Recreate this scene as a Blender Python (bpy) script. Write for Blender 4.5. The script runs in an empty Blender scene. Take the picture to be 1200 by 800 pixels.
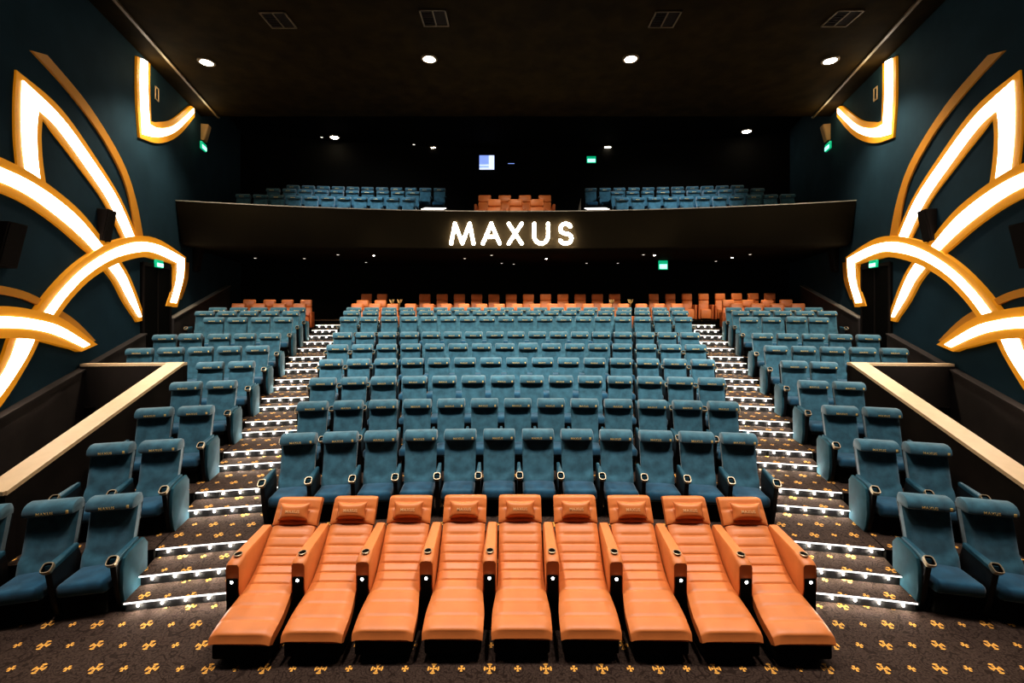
import bpy, bmesh, math, random
from mathutils import Vector, Matrix
random.seed(7)
S = bpy.context.scene
COL = S.collection
PI = math.pi

# ------------------------------------------------------------------ camera
CX, CY, F, CAMX, CAMH = 601.5, 360.0, 533.0, -0.08, 3.31
cd = bpy.data.cameras.new('camera'); cam = bpy.data.objects.new('camera', cd); COL.objects.link(cam)
cd.sensor_width = 36; cd.lens = F / 1200 * 36
cd.shift_x = (600 - CX) / 1200; cd.shift_y = (CY - 400) / 1200
cam.location = (CAMX, 0, CAMH); cam.rotation_euler = (PI / 2, 0, 0)
cd.clip_start = 0.05; cd.clip_end = 200
S.camera = cam

def at(px, py, Y):
    return Vector((CAMX + (px - CX) / F * Y, Y, CAMH - (py - CY) / F * Y))

# ------------------------------------------------------------------ materials
def mat(name, col, rough=0.6, metal=0.0, emit=None, es=0.0, sheen=0.0, spec=0.5, noise=None, bump=0.0, ns=20.0):
    m = bpy.data.materials.new(name); m.use_nodes = True
    nt = m.node_tree; b = nt.nodes['Principled BSDF']
    b.inputs['Base Color'].default_value = (*col, 1)
    b.inputs['Roughness'].default_value = rough
    b.inputs['Metallic'].default_value = metal
    b.inputs['Specular IOR Level'].default_value = spec
    if sheen:
        b.inputs['Sheen Weight'].default_value = sheen
        b.inputs['Sheen Roughness'].default_value = 0.5
    if emit:
        b.inputs['Emission Color'].default_value = (*emit, 1)
        b.inputs['Emission Strength'].default_value = es
    if noise or bump:
        g = nt.nodes.new('ShaderNodeNewGeometry')
        n = nt.nodes.new('ShaderNodeTexNoise'); n.inputs['Scale'].default_value = ns; n.inputs['Detail'].default_value = 4
        nt.links.new(g.outputs['Position'], n.inputs['Vector'])
        if noise:
            r = nt.nodes.new('ShaderNodeValToRGB')
            r.color_ramp.elements[0].position = 0.3; r.color_ramp.elements[1].position = 0.72
            r.color_ramp.elements[0].color = (*[c * noise[0] for c in col], 1)
            r.color_ramp.elements[1].color = (*[min(1, c * noise[1]) for c in col], 1)
            nt.links.new(n.outputs['Fac'], r.inputs['Fac']); nt.links.new(r.outputs['Color'], b.inputs['Base Color'])
        if bump:
            n2 = nt.nodes.new('ShaderNodeTexNoise'); n2.inputs['Scale'].default_value = ns * 8
            nt.links.new(g.outputs['Position'], n2.inputs['Vector'])
            bp = nt.nodes.new('ShaderNodeBump'); bp.inputs['Strength'].default_value = bump; bp.inputs['Distance'].default_value = 0.01
            nt.links.new(n2.outputs['Fac'], bp.inputs['Height']); nt.links.new(bp.outputs['Normal'], b.inputs['Normal'])
    return m

def carpet_material():
    m = bpy.data.materials.new('patterned_carpet'); m.use_nodes = True
    nt = m.node_tree; N = nt.nodes; L = nt.links; b = N['Principled BSDF']
    b.inputs['Roughness'].default_value = 0.95; b.inputs['Specular IOR Level'].default_value = 0.1
    def mth(op, a, c=None, d=None):
        n = N.new('ShaderNodeMath'); n.operation = op
        for i, v in enumerate((a, c, d)):
            if v is None: continue
            if isinstance(v, (int, float)): n.inputs[i].default_value = v
            else: L.new(v, n.inputs[i])
        return n.outputs[0]
    g = N.new('ShaderNodeNewGeometry'); sp = N.new('ShaderNodeSeparateXYZ'); L.new(g.outputs['Position'], sp.inputs[0])
    u0 = mth('DIVIDE', mth('ADD', sp.outputs[0], 2.877 + .129 + .258 * 400), 0.258); v0 = mth('DIVIDE', mth('ADD', sp.outputs[1], -4.17 + .145 + .29 * 400), 0.29)
    iu = mth('FLOOR', u0); iv = mth('FLOOR', v0)
    u = mth('SUBTRACT', mth('SUBTRACT', u0, iu), 0.5); v = mth('SUBTRACT', mth('SUBTRACT', v0, iv), 0.5)
    par = mth('FLOORED_MODULO', mth('ADD', iu, iv), 2)            # 0 large motif, 1 small motif
    au = mth('ABSOLUTE', u); av = mth('ABSOLUTE', v)
    mx = mth('MAXIMUM', au, av); mn = mth('MINIMUM', au, av)
    def cross(size, slope, core, gap):
        arm = mth('LESS_THAN', mn, mth('ADD', mth('MULTIPLY', mth('POWER', mx, 1.5), slope), 0.012))
        ins = mth('LESS_THAN', mx, mth('SUBTRACT', size, mth('MULTIPLY', mn, 0.3)))
        notch = mth('GREATER_THAN', mth('ABSOLUTE', mth('SUBTRACT', mx, gap)), 0.012)
        return mth('MULTIPLY', mth('MULTIPLY', arm, ins), notch)
    big = cross(0.215, 1.05, 0.03, 0.135); sml = cross(0.125, 1.2, 0.02, 0.9)
    mask = mth('ADD', mth('MULTIPLY', big, mth('SUBTRACT', 1.0, par)), mth('MULTIPLY', sml, par))
    n1 = N.new('ShaderNodeTexNoise'); n1.inputs['Scale'].default_value = 60; n1.inputs['Detail'].default_value = 3
    L.new(g.outputs['Position'], n1.inputs['Vector'])
    # leafy swirl lines
    nw = N.new('ShaderNodeTexNoise'); nw.inputs['Scale'].default_value = 5.5; nw.inputs['Detail'].default_value = 1.5; nw.inputs['Distortion'].default_value = 1.2
    L.new(g.outputs['Position'], nw.inputs['Vector'])
    sw = mth('ABSOLUTE', mth('SUBTRACT', mth('FRACT', mth('MULTIPLY', nw.outputs['Fac'], 7.0)), 0.5))
    line = mth('LESS_THAN', sw, 0.12)
    r = N.new('ShaderNodeValToRGB')
    r.color_ramp.elements[0].position = .35; r.color_ramp.elements[0].color = (.034, .022, .016, 1)
    r.color_ramp.elements[1].position = .7; r.color_ramp.elements[1].color = (.082, .053, .040, 1)
    L.new(n1.outputs['Fac'], r.inputs['Fac'])
    mixl = N.new('ShaderNodeMix'); mixl.data_type = 'RGBA'; mixl.inputs[7].default_value = (.020, .012, .009, 1)
    L.new(mth('MULTIPLY', line, 0.75), mixl.inputs[0]); L.new(r.outputs['Color'], mixl.inputs[6])
    mix = N.new('ShaderNodeMix'); mix.data_type = 'RGBA'; mix.inputs[7].default_value = (.85, .42, .09, 1)
    L.new(mask, mix.inputs[0]); L.new(mixl.outputs[2], mix.inputs[6]); L.new(mix.outputs[2], b.inputs['Base Color'])
    return m

M = {}
M['carpet'] = carpet_material()
M['black'] = mat('black_paint', (.004, .0035, .0025), .85, spec=.06)
M['blackplastic'] = mat('black_plastic', (.008, .008, .009), .45, spec=.3)
M['blue'] = mat('blue_velvet', (.043, .122, .158), .8, sheen=.45, spec=.15, noise=(.70, 1.25), ns=9, bump=.08)
M['bluedark'] = mat('blue_velvet_seat', (.015, .076, .125), .75, sheen=.3, spec=.2, noise=(.7, 1.25), ns=7, bump=.08)
M['bluepanel'] = mat('blue_velvet_panel', (.016, .068, .088), .85, sheen=.15, spec=.1, noise=(.75, 1.2), ns=6)
M['armblue'] = mat('blue_arm_pad', (.020, .075, .105), .5, spec=.4)
M['gold'] = mat('gold_thread', (.80, .55, .20), .5, metal=.2)
M['riser'] = mat('dark_grey_riser', (.014, .013, .012), .8, spec=.1)
M['brass'] = mat('brass', (.75, .55, .25), .3, metal=.8)
M['champagne'] = mat('champagne_metal', (.40, .31, .20), .4, metal=.7)
M['orange'] = mat('orange_leather', (.62, .200, .058), .42, spec=.35, noise=(.92, 1.06), ns=5, bump=.05)
M['orangedark'] = mat('orange_leather_dark', (.54, .155, .045), .5, spec=.3)  # darker orange for armchair arms and pillow piping
M['pillowgold'] = mat('pale_gold_thread', (.85, .50, .24), .5)
M['wall'] = mat('teal_wall', (.0150, .037, .052), .85, spec=.1, noise=(.85, 1.15), ns=1.2)
M['dado'] = mat('dark_brown_panel', (.045, .036, .032), .7, spec=.2, noise=(.8, 1.2), ns=2)
M['pit'] = mat('dark_pit_wall', (.020, .015, .012), .85, spec=.1, noise=(.8, 1.15), ns=1.5)
M['ceil'] = mat('dark_brown_ceiling', (.016, .0098, .0028), .85, spec=.05, noise=(.6, 1.35), ns=2.4)
M['fascia'] = mat('balcony_fascia', (.008, .0055, .0022), .8, spec=.05, noise=(.85, 1.15), ns=1)
M['cap'] = mat('pale_timber_cap', (.66, .46, .27), .5, noise=(.94, 1.04), ns=6)
M['edge'] = mat('parapet_edge', (.24, .21, .17), .5)
M['goldglow'] = mat('gold_board_painted_glow', (.62, .27, .025), .5, emit=(.58, .22, .006), es=.42, spec=.3)  # emission paints a lit look onto the border boards, which are no lamps
M['goldplain'] = mat('gold_painted_strip', (.62, .27, .03), .5, spec=.3)
M['led'] = mat('white_led', (.9, .9, .9), .5, emit=(1, .90, .78), es=9.0)
M['signled'] = mat('sign_led', (.9, .9, .9), .5, emit=(1, .88, .70), es=30.0)
M['nosing'] = mat('nosing_led', (.9, .9, .9), .5, emit=(1, .96, .92), es=1.6)
M['puck'] = mat('step_lamp_glow', (.9, .9, .9), .5, emit=(1, .95, .88), es=420.0)
M['lampglow'] = mat('lamp_glow', (1, 1, 1), .5, emit=(1, .9, .74), es=60.0)
M['faintglow'] = mat('dim_lamp_glow', (1, 1, 1), .5, emit=(1, .92, .82), es=1.2)
M['armglow'] = mat('arm_lamp_glow', (1, 1, 1), .5, emit=(1, 1, 1), es=14.0)
M['exitgreen'] = mat('exit_green', (.0, .25, .12), .5, emit=(.0, .35, .17), es=1.0)
M['exitlit'] = mat('exit_panel_lit', (.5, 1, .8), .5, emit=(.35, 1, .72), es=1.6)
M['boothglow'] = mat('booth_window_light', (.5, .6, 1), .5, emit=(.28, .42, 1), es=.8)
M['boothwhite'] = mat('booth_white_light', (.9, .9, 1), .5, emit=(.7, .8, 1), es=1.0)
M['tan'] = mat('tan_speaker', (.40, .25, .11), .7)
M['speaker'] = mat('dark_speaker', (.014, .010, .008), .8, spec=.1)
M['white'] = mat('white_metal', (.7, .7, .7), .4)
M['grey'] = mat('grey_frame', (.10, .07, .035), .5)

# ------------------------------------------------------------------ mesh tools
class MB:
    def __init__(s): s.bm = bmesh.new()
    def box(s, x0, x1, y0, y1, z0, z1, bev=0, seg=2, mi=0):
        r = bmesh.ops.create_cube(s.bm, size=1)
        vs = r['verts']
        for v in vs:
            v.co = Vector(((x0 + x1) / 2 + v.co.x * (x1 - x0), (y0 + y1) / 2 + v.co.y * (y1 - y0), (z0 + z1) / 2 + v.co.z * (z1 - z0)))
        fs = set(f for v in vs for f in v.link_faces)
        for f in fs: f.material_index = mi
        if bev:
            es = list({e for v in vs for e in v.link_edges})
            bmesh.ops.bevel(s.bm, geom=es, offset=bev, segments=seg, profile=.5, affect='EDGES')
        return s
    def poly(s, pts, mi=0):
        f = s.bm.faces.new([s.bm.verts.new(p) for p in pts]); f.material_index = mi; return f
    def prism(s, pts, off, mi=0, bev=0, seg=2):
        """closed polygon pts (3d) swept by vector off"""
        off = Vector(off)
        a = [s.bm.verts.new(p) for p in pts]; b = [s.bm.verts.new(Vector(p) + off) for p in pts]
        n = len(pts); fs = [s.bm.faces.new(a[::-1]), s.bm.faces.new(b)]
        for i in range(n):
            fs.append(s.bm.faces.new((a[i], a[(i + 1) % n], b[(i + 1) % n], b[i])))
        for f in fs: f.material_index = mi
        if bev:
            es = list({e for f in fs[:2] for e in f.edges})
            bmesh.ops.bevel(s.bm, geom=es, offset=bev, segments=seg, profile=.5, affect='EDGES')
        return s
    def grid(s, rows, mi=0, closed=False):
        """rows of points -> quads; closed wraps the columns"""
        V = [[s.bm.verts.new(p) for p in r] for r in rows]
        for i in range(len(V) - 1):
            n = len(V[i])
            for j in range(n if closed else n - 1):
                k = (j + 1) % n
                f = s.bm.faces.new((V[i][j], V[i][k], V[i + 1][k], V[i + 1][j])); f.material_index = mi
        return V
    def lathe(s, prof, n=16, o=(0, 0, 0), mi=0, mtx=None, cap=True):
        rows = []
        for r, z in prof:
            ring = []
            for k in range(n):
                p = Vector((r * math.cos(2 * PI * k / n), r * math.sin(2 * PI * k / n), z))
                if mtx: p = mtx @ p
                ring.append(p + Vector(o))
            rows.append(ring)
        V = s.grid(rows, mi, True)
        for ring, rr in ((V[0], prof[0][0]), (V[-1], prof[-1][0])):
            if cap and rr > 1e-5:
                f = s.bm.faces.new(ring); f.material_index = mi
        return s
    def mesh(s, name, mats, smooth=35, recalc=True):
        if recalc: bmesh.ops.recalc_face_normals(s.bm, faces=s.bm.faces)
        me = bpy.data.meshes.new(name); s.bm.to_mesh(me); s.bm.free()
        if not isinstance(mats, (list, tuple)): mats = [mats]
        for m in mats: me.materials.append(M[m] if isinstance(m, str) else m)
        if smooth:
            for p in me.polygons: p.use_smooth = True
            me.set_sharp_from_angle(angle=math.radians(smooth))
        return me

def link(name, me, parent=None, loc=(0, 0, 0), rot=(0, 0, 0)):
    o = bpy.data.objects.new(name, me); COL.objects.link(o)
    o.location = loc; o.rotation_euler = rot
    if parent: o.parent = parent
    return o
def tag(o, label, cat, group=None):
    o['label'] = label; o['category'] = cat
    if group: o['group'] = group
    return o
def thing(name, label, cat, loc=(0, 0, 0), rz=0, group=None):
    o = link(name, None, None, loc, (0, 0, rz)); o.empty_display_size = .1
    return tag(o, label, cat, group)
def struct(name, me, parent=None):
    o = link(name, me, parent)
    if not parent: o['kind'] = 'structure'
    return o
def mirror(me):
    m = me.copy()
    for v in m.vertices: v.co.x = -v.co.x
    m.flip_normals(); return m
ORD = ['first', 'second', 'third', 'fourth', 'fifth', 'sixth', 'seventh', 'eighth', 'ninth', 'tenth', 'eleventh', 'twelfth',
       'thirteenth', 'fourteenth', 'fifteenth', 'sixteenth', 'seventeenth', 'eighteenth', 'nineteenth', 'twentieth']

FONT = {}
def text_mesh(txt, size, depth, m, extrude_offset=0.0):
    c = bpy.data.curves.new('lettering', 'FONT'); c.body = txt; c.size = size; c.extrude = depth
    c.align_x = 'CENTER'; c.align_y = 'CENTER'; c.space_character = 1.15; c.resolution_u = 3; c.offset = extrude_offset
    o = bpy.data.objects.new('lettering', c); COL.objects.link(o)
    dg = bpy.context.evaluated_depsgraph_get(); dg.update()
    me = bpy.data.meshes.new_from_object(o.evaluated_get(dg))
    bpy.data.objects.remove(o); me.materials.clear(); me.materials.append(M[m])
    me.transform(Matrix.Rotation(PI / 2, 4, 'X'))     # stand up, facing -Y
    return me

# ------------------------------------------------------------------ room layout
RC = -15.05                                # y of the centre the seat rows curve around
RISE = .236; STEP = .118
def rowY(n): return 6.95 + 1.152 * (n - 1) if n <= 6 else {7: 14.0, 8: 15.1, 9: 16.2}[n]
def rowR(n): return rowY(n) - RC
def rowH(n): return 0.0 if n == 0 else (.354 + RISE * (n - 1) if n <= 6 else {7: 1.93, 8: 2.10, 9: 2.21}[n])
def pol(r, s_or_t, ang=False):
    t = s_or_t if ang else s_or_t / r
    return Vector((r * math.sin(t), RC + r * math.cos(t), 0))
def s_in(R): return 3.54 + .256 * (R - 22.0)
def s_out(R): return s_in(R) + 1.20
WA, WK = 6.30, .28                         # side wall: |X| = WA + WK*Y
def wallX(Y): return WA + WK * Y
def s_wall(R, inset=.0):
    t0, t1 = 0.0, 1.0
    for _ in range(50):
        t = (t0 + t1) / 2; p = pol(R, t, True)
        if p.x < wallX(p.y) - inset: t0 = t
        else: t1 = t
    return t0 * R
def wall_pt(px, py, off=0.0):
    """point of the left wall seen at that pixel, moved off metres into the room"""
    Y = F * (WA + CAMX) / (CX - px - F * WK)
    p = at(px, py, Y); n = Vector((1, WK, 0)).normalized()
    return p + n * off
WN = Vector((1, WK, 0)).normalized()

def sector(mb, r0, r1, a0, a1, b0, b1, z0, z1, n=8, top=0, side=1):
    """ring piece: arc lengths a0..a1 at r0 and b0..b1 at r1"""
    T = lambda r, s, z: pol(r, s) + Vector((0, 0, z))
    lo = [a0 + (a1 - a0) * i / n for i in range(n + 1)]; hi = [b0 + (b1 - b0) * i / n for i in range(n + 1)]
    V = [[mb.bm.verts.new(T(r, s, z)) for s in ss] for r, ss, z in ((r0, lo, z0), (r0, lo, z1), (r1, hi, z1), (r1, hi, z0))]
    for k in range(4):
        A, B = V[k], V[(k + 1) % 4]
        for i in range(n):
            f = mb.bm.faces.new((A[i], A[i + 1], B[i + 1], B[i])); f.material_index = top if k == 1 else side
    for i in (0, n):
        f = mb.bm.faces.new([V[k][i] for k in range(4)]); f.material_index = side

# floor
mb = MB(); mb.box(-14, 14, -4, 23, -.2, 0)
struct('floor', mb.mesh('floor', 'carpet', smooth=0))

# seat platforms
def platform(r0, r1, kind, h):
    for sg in ((1,) if kind == 'c' else (-1, 1)):
        mb = MB()
        if kind == 'c':
            sector(mb, r0, r1, -s_in(r0), s_in(r0), -s_in(r1), s_in(r1), 0.0, h, 16)
        else:
            o0, o1 = kind(r0), kind(r1)
            sector(mb, r0, r1, sg * s_out(r0), sg * o0, sg * s_out(r1), sg * o1, 0.0, h, 8)
        struct('floor_tier', mb.mesh('floor_tier', ['carpet', 'black'], smooth=0))
fronts = {n: rowR(n) - .92 for n in range(1, 7)}
fronts[7] = 28.34; fronts[8] = 29.35; fronts[9] = 30.45; fronts[10] = 31.55
rail_s = lambda R: s_out(R) + 2 * .59 + .30
wall_s = lambda R: s_wall(R, .16)
for n in range(1, 10):
    platform(fronts[n], fronts[n + 1], 'c', rowH(n))
    platform(fronts[n], fronts[n + 1], rail_s if n <= 4 else wall_s, rowH(n))
VIP = {1: (17.35, 2.35, 31.55), 2: (18.45, 2.50, 32.75), 3: (19.65, 2.78, 33.9)}
for k, (y, h, r) in VIP.items():
    r1 = VIP[k + 1][2] if k < 3 else 36.4
    mb = MB(); sector(mb, r, r1, -s_wall(r, .2), s_wall(r, .2), -s_wall(r1, .2), s_wall(r1, .2), 0, h - (.0 if k else 0), 20)
    struct('floor_tier', mb.mesh('floor_tier', ['carpet', 'black'], smooth=0))

# aisle steps
steps = [(20.40, .118), (20.70, .236)]
for n in range(1, 7):
    steps.append((fronts[n], rowH(n)))
    if n < 6: steps.append((rowR(n) - .11, rowH(n) + STEP))
steps += [(27.66, 1.666), (27.99, 1.798), (28.34, 1.93), (29.55, 2.06), (30.35, 2.20), (31.15, 2.35), (31.95, 2.50), (32.75, 2.65)]
mb = MB(); mb.lathe([(.0001, .008), (.007, .008), (.009, 0), (.009, -.010), (.006, -.017), (.0001, -.017)], 8)
puck_me = mb.mesh('step_light', 'puck')
for sg in (-1, 1):
    for i, (r, h) in enumerate(steps):
        r1 = steps[i + 1][0] + .04 if i + 1 < len(steps) else 33.9
        mb = MB()
        e = .0
        sector(mb, r + .012, r + .06, sg * s_in(r), sg * s_out(r), sg * s_in(r), sg * s_out(r), h - .018, h, 4)
        sector(mb, r + .055, r1, sg * s_in(r), sg * s_out(r), sg * s_in(r1), sg * s_out(r1), 0, h, 4)
        st = struct('stair_step', mb.mesh('stair_step', ['carpet', 'riser'], smooth=0))
        mb = MB(); a, b = s_in(r) + .02, s_out(r) - .02
        sector(mb, r, r + .012, sg * a, sg * b, sg * a, sg * b, h - .010, h + .002, 6, 0, 0)
        link('nosing_strip', mb.mesh('nosing_strip', 'nosing', smooth=0), st)
        for k in range(5):
            p = pol(r + .028, sg * (a + (b - a) * (k + .5) / 5)); p.z = h - .045
            link('step_light', puck_me, st, p)

# ------------------------------------------------------------------ walls, ceiling, balcony structure
def wall_slab(Y0, Y1, z0, z1, off0, off1, m, top_fn=None, bev=0):
    """slab along the left wall, from off0 to off1 metres into the room"""
    P = lambda Y, z, o: Vector((-wallX(Y), Y, z)) + WN * o
    za, zb = (top_fn(Y0), top_fn(Y1)) if top_fn else (z1, z1)
    mb = MB()
    pts = [P(Y0, z0, off0), P(Y1, z0, off0), P(Y1, zb, off0), P(Y0, za, off0)]
    mb.prism(pts, WN * (off1 - off0), bev=bev)
    return mb
def both(name_l, name_r, mb, m, **k):
    me = mb.mesh(name_l, m, smooth=k.get('smooth', 0))
    return struct(name_l, me), struct(name_r, mirror(me))
both('wall_left', 'wall_right', wall_slab(-4, 21.4, -.2, 11.2, -.3, 0, 'wall'), 'wall')
h_dado = lambda Y: 1.74 + (4.06 + .03 - 1.74) * (Y - Yd0) / (Yd1 - Yd0)
pd0, pd1 = wall_pt(0, 485), wall_pt(265, 335)
Yd0, Yd1 = pd0.y, pd1.y
h_dado = lambda Y: pd0.z + (pd1.z - pd0.z) * (Y - Yd0) / (Yd1 - Yd0)
YD0, YD1 = wall_pt(164, 300).y, wall_pt(197.5, 300).y
both('trim_1', 'trim_2', wall_slab(2.5, YD0, 0, 0, 0, .13, 'dado', h_dado), 'dado')
both('trim_3', 'trim_4', wall_slab(YD1, Yd1, 0, 0, 0, .13, 'dado', h_dado), 'dado')
cap_fn = lambda Y: h_dado(Y) + .05
def capslab(Ya, Yb):
    P = lambda Y, z, o: Vector((-wallX(Y), Y, z)) + WN * o
    mb = MB(); mb.prism([P(Ya, h_dado(Ya), 0), P(Yb, h_dado(Yb), 0), P(Yb, h_dado(Yb) + .035, 0), P(Ya, h_dado(Ya) + .035, 0)], WN * .16)
    return mb
both('trim_5', 'trim_6', capslab(2.5, YD0), 'dado'); both('trim_7', 'trim_8', capslab(YD1, Yd1), 'edge')  # rear cap paler: the glow along its top is put into the colour
dl = wall_slab(YD0, YD1, 1.93, 4.45, 0, .06, 'black'); d1, d2 = both('door_1', 'door_2', dl, 'black')
for d, sg in ((d1, 1), (d2, -1)):
    P = lambda Y, z, o: Vector((-wallX(Y), Y, z)) + WN * o
    mb = MB(); ym = (YD0 + YD1) / 2
    for y0, y1, z0, z1 in ((YD0, YD0 + .07, 1.93, 4.45), (YD1 - .07, YD1, 1.93, 4.45), (YD0, YD1, 4.38, 4.47), (ym - .02, ym + .02, 1.93, 4.38)):
        mb.prism([P(y0, z0, .05), P(y1, z0, .05), P(y1, z1, .05), P(y0, z1, .05)], WN * .03)
    me = mb.mesh('door_frame', 'speaker', smooth=0); link('door_frame', me if sg > 0 else mirror(me), d)

# back wall (curved)
mb = MB(); n = 24; rows = []
for i in range(n + 1):
    t = -.345 + .69 * i / n; a = pol(36.45, t, True); b = pol(36.75, t, True)
    rows.append([Vector((a.x, a.y, 0)), Vector((a.x, a.y, 11.2)), Vector((b.x, b.y, 11.2)), Vector((b.x, b.y, 0))])
mb.grid(rows, closed=True)
struct('wall_back', mb.mesh('wall_back', 'black', smooth=0))
# main ceiling, rear ceiling
HC = 9.73
mb = MB()
mb.prism([(-wallX(-4), -4, HC), (wallX(-4), -4, HC), (wallX(15.3), 15.3, HC), (-wallX(15.3), 15.3, HC)], (0, 0, .3))
struct('ceiling', mb.mesh('ceiling', 'ceil', smooth=0))
mb = MB()
mb.prism([(-wallX(15.3), 15.3, 10.8), (wallX(15.3), 15.3, 10.8), (wallX(21.4), 21.8, 10.8), (-wallX(21.4), 21.8, 10.8)], (0, 0, .3))
mb.prism([(-wallX(15.3), 15.3, HC + .3), (wallX(15.3), 15.3, HC + .3), (wallX(15.3), 15.35, HC + .3), (-wallX(15.3), 15.35, HC + .3)], (0, 0, 1.0))
struct('ceiling_rear', mb.mesh('ceiling_rear', 'black', smooth=0))
P = lambda Y, z, o: Vector((-wallX(Y), Y, z)) + WN * o
mb = MB(); mb.prism([P(-3, HC - .001, .52), P(15.2, HC - .001, .52), P(15.2, HC - .05, .52), P(-3, HC - .05, .52)], WN * .07)
both('trim_9', 'trim_10', mb, 'grey')

# balcony
def balY(x, Yc=14.95, R=34.0): return Yc - R + math.sqrt(R * R - x * x)
BT, BB = 6.45, 5.19
xs = [-10.05 + 20.1 * i / 30 for i in range(31)]
mb = MB(); rows = []
def wclamp(x, Y): return max(-wallX(Y) + .02, min(wallX(Y) - .02, x))
for x in xs:
    y = balY(x)
    yb = 20.6 + (balY(x, 21.2, 36.4) - 21.2)
    k = x / 10.05
    xb = k * (wallX(yb) - .05); xf = k * (wallX(balY(10.05)) - .02) if abs(k) > .999 else x
    rows.append([Vector((xf, y + .32, BB)), Vector((xf, y + .22, BB + .08)), Vector((xf, y, BT - .06)), Vector((xf, y, BT)), Vector((xf, y + .14, BT)),
                 Vector((xf, y + .14, 6.0)), Vector((xb, yb, 6.0)), Vector((xb, yb, BB))])
V = mb.grid(rows, closed=True)
mb.bm.faces.new(V[0]); mb.bm.faces.new(V[-1])
bal = struct('balcony', mb.mesh('balcony', 'fascia', smooth=40))
mb = MB(); rows = []
for x in xs:
    y = balY(x)
    rows.append([Vector((x, y - .02, BT)), Vector((x, y - .02, BT + .03)), Vector((x, y + .16, BT + .03)), Vector((x, y + .16, BT))])
V = mb.grid(rows, closed=True); mb.bm.faces.new(V[0]); mb.bm.faces.new(V[-1])
link('parapet_cap', mb.mesh('parapet_cap', 'edge', smooth=0), bal)
BAL = {1: (17.4, 6.38), 2: (18.35, 6.86), 3: (19.35, 7.26)}
for sg in (-1, 1):
    for k, (y, h) in BAL.items():
        R = y - RC; r0 = R - .72; r1 = R + (.23 if k < 3 else 1.0)
        a = 3.75 if k < 3 else 2.9
        mb = MB(); sector(mb, r0, r1, sg * a, sg * (s_wall(r0, .15)), sg * a, sg * s_wall(r1, .15), 6.0, h, 10)
        struct('balcony_tier', mb.mesh('balcony_tier', ['black', 'black'], smooth=0))
    for k in range(3):
        r0 = 32.5 + .35 * k; h = 7.04 + .10 * k
        mb = MB(); sector(mb, r0, 33.62, sg * 2.72, sg * 3.6, sg * 2.72, sg * 3.6, 6.0, h, 3)
        st = struct('balcony_step', mb.mesh('balcony_step', ['carpet', 'black'], smooth=0))
        mb = MB(); sector(mb, r0 - .03, r0, sg * 2.74, sg * 3.58, sg * 2.74, sg * 3.58, h - .018, h + .003, 3, 0, 0)
        link('nosing_strip', mb.mesh('nosing_strip', 'nosing', smooth=0), st)
        for j in range(3):
            p = pol(r0 - .012, sg * (2.88 + .28 * j)); p.z = h - .06
            link('step_light', puck_me, st, p, )
mb = MB(); mb.box(-2.6, 2.6, 16.6, 20.0, 6.0, 6.44); struct('balcony_tier', mb.mesh('balcony_tier', 'black', smooth=0))
# wedge shaped screen beside the balcony aisle
mb = MB(); a = at(672, 247, 16.2); mb.prism([(a.x, 16.2, 6.0), (a.x + .27, 16.2, 6.0), (a.x + .27, 16.2, 7.2)], (0, .04, 0))
tag(link('aisle_screen', mb.mesh('aisle_screen', 'edge', smooth=0)), 'small dark wedge shaped screen on the balcony, right of the orange seats', 'screen panel')

# parapets round the entrance pits beside the seats
cA = Vector((-6.83, 9.30, 2.14)); cB = Vector((-6.28, 5.55, 1.02)); cW = wall_pt(90, 430, .05)
for sg, nm in ((1, 'left'), (-1, 'right')):
    W = .28
    d = (cA - cB); dn = Vector((d.x, d.y, 0)).normalized(); q = Vector((-dn.y, dn.x, 0)) * W     # towards the wall
    mb = MB()
    A0, B0 = cA.copy(), cB.copy(); A1, B1 = cA + q, cB + q
    def quadprism(pts4, mi, t):        # top quad, extruded to the floor or by t
        top = [Vector(p) for p in pts4]
        bot = [Vector((p.x, p.y, 0)) if t is None else Vector(p) - Vector((0, 0, t)) for p in top]
        a = [mb.bm.verts.new(p) for p in top]; b = [mb.bm.verts.new(p) for p in bot]
        mb.bm.faces.new(a).material_index = mi; mb.bm.faces.new(b[::-1]).material_index = mi
        for i in range(4):
            mb.bm.faces.new((a[i], b[i], b[(i + 1) % 4], a[(i + 1) % 4])).material_index = mi
    wq = (cW - cA); wq.z = 0; wn = wq.normalized(); back = Vector((wn.y, -wn.x, 0))
    if back.y < 0: back = -back
    quadprism([A0, B0, B1, A1], 0, None)
    cWz = Vector((cW.x, cW.y, cA.z - .02))
    b22 = back * .13
    A0d = cA - Vector((0, 0, .02))
    quadprism([A0d + b22, A0d, cWz, cWz + b22], 0, None)
    fB = Vector((-wallX(5.5) + .1, 5.5 + .12, 1.0))
    quadprism([B0, fB, fB + Vector((0, .12, 0)), B0 + Vector((0, .12, 0))], 0, None)
    me = mb.mesh('wall_pit', 'pit', smooth=0)
    o = struct('wall_%s_parapet' % nm, me if sg > 0 else mirror(me))
    mb = MB()
    up = Vector((0, 0, .05)); ov = q.normalized() * .02
    quadprism([A0 + up - ov + dn * .02, B0 + up - ov, B1 + up + ov, A1 + up + ov + dn * .02], 0, .055)
    quadprism([A0d + up + b22, A0d + up, cWz + up, cWz + up + b22], 0, .055)
    quadprism([B0 + up - dn * .03, fB + up - dn * .03, fB + up + dn * .14, B0 + up + dn * .14], 0, .05)
    me = mb.mesh('cap_rail', 'cap', smooth=0); link('cap_rail', me if sg > 0 else mirror(me), o)

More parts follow.
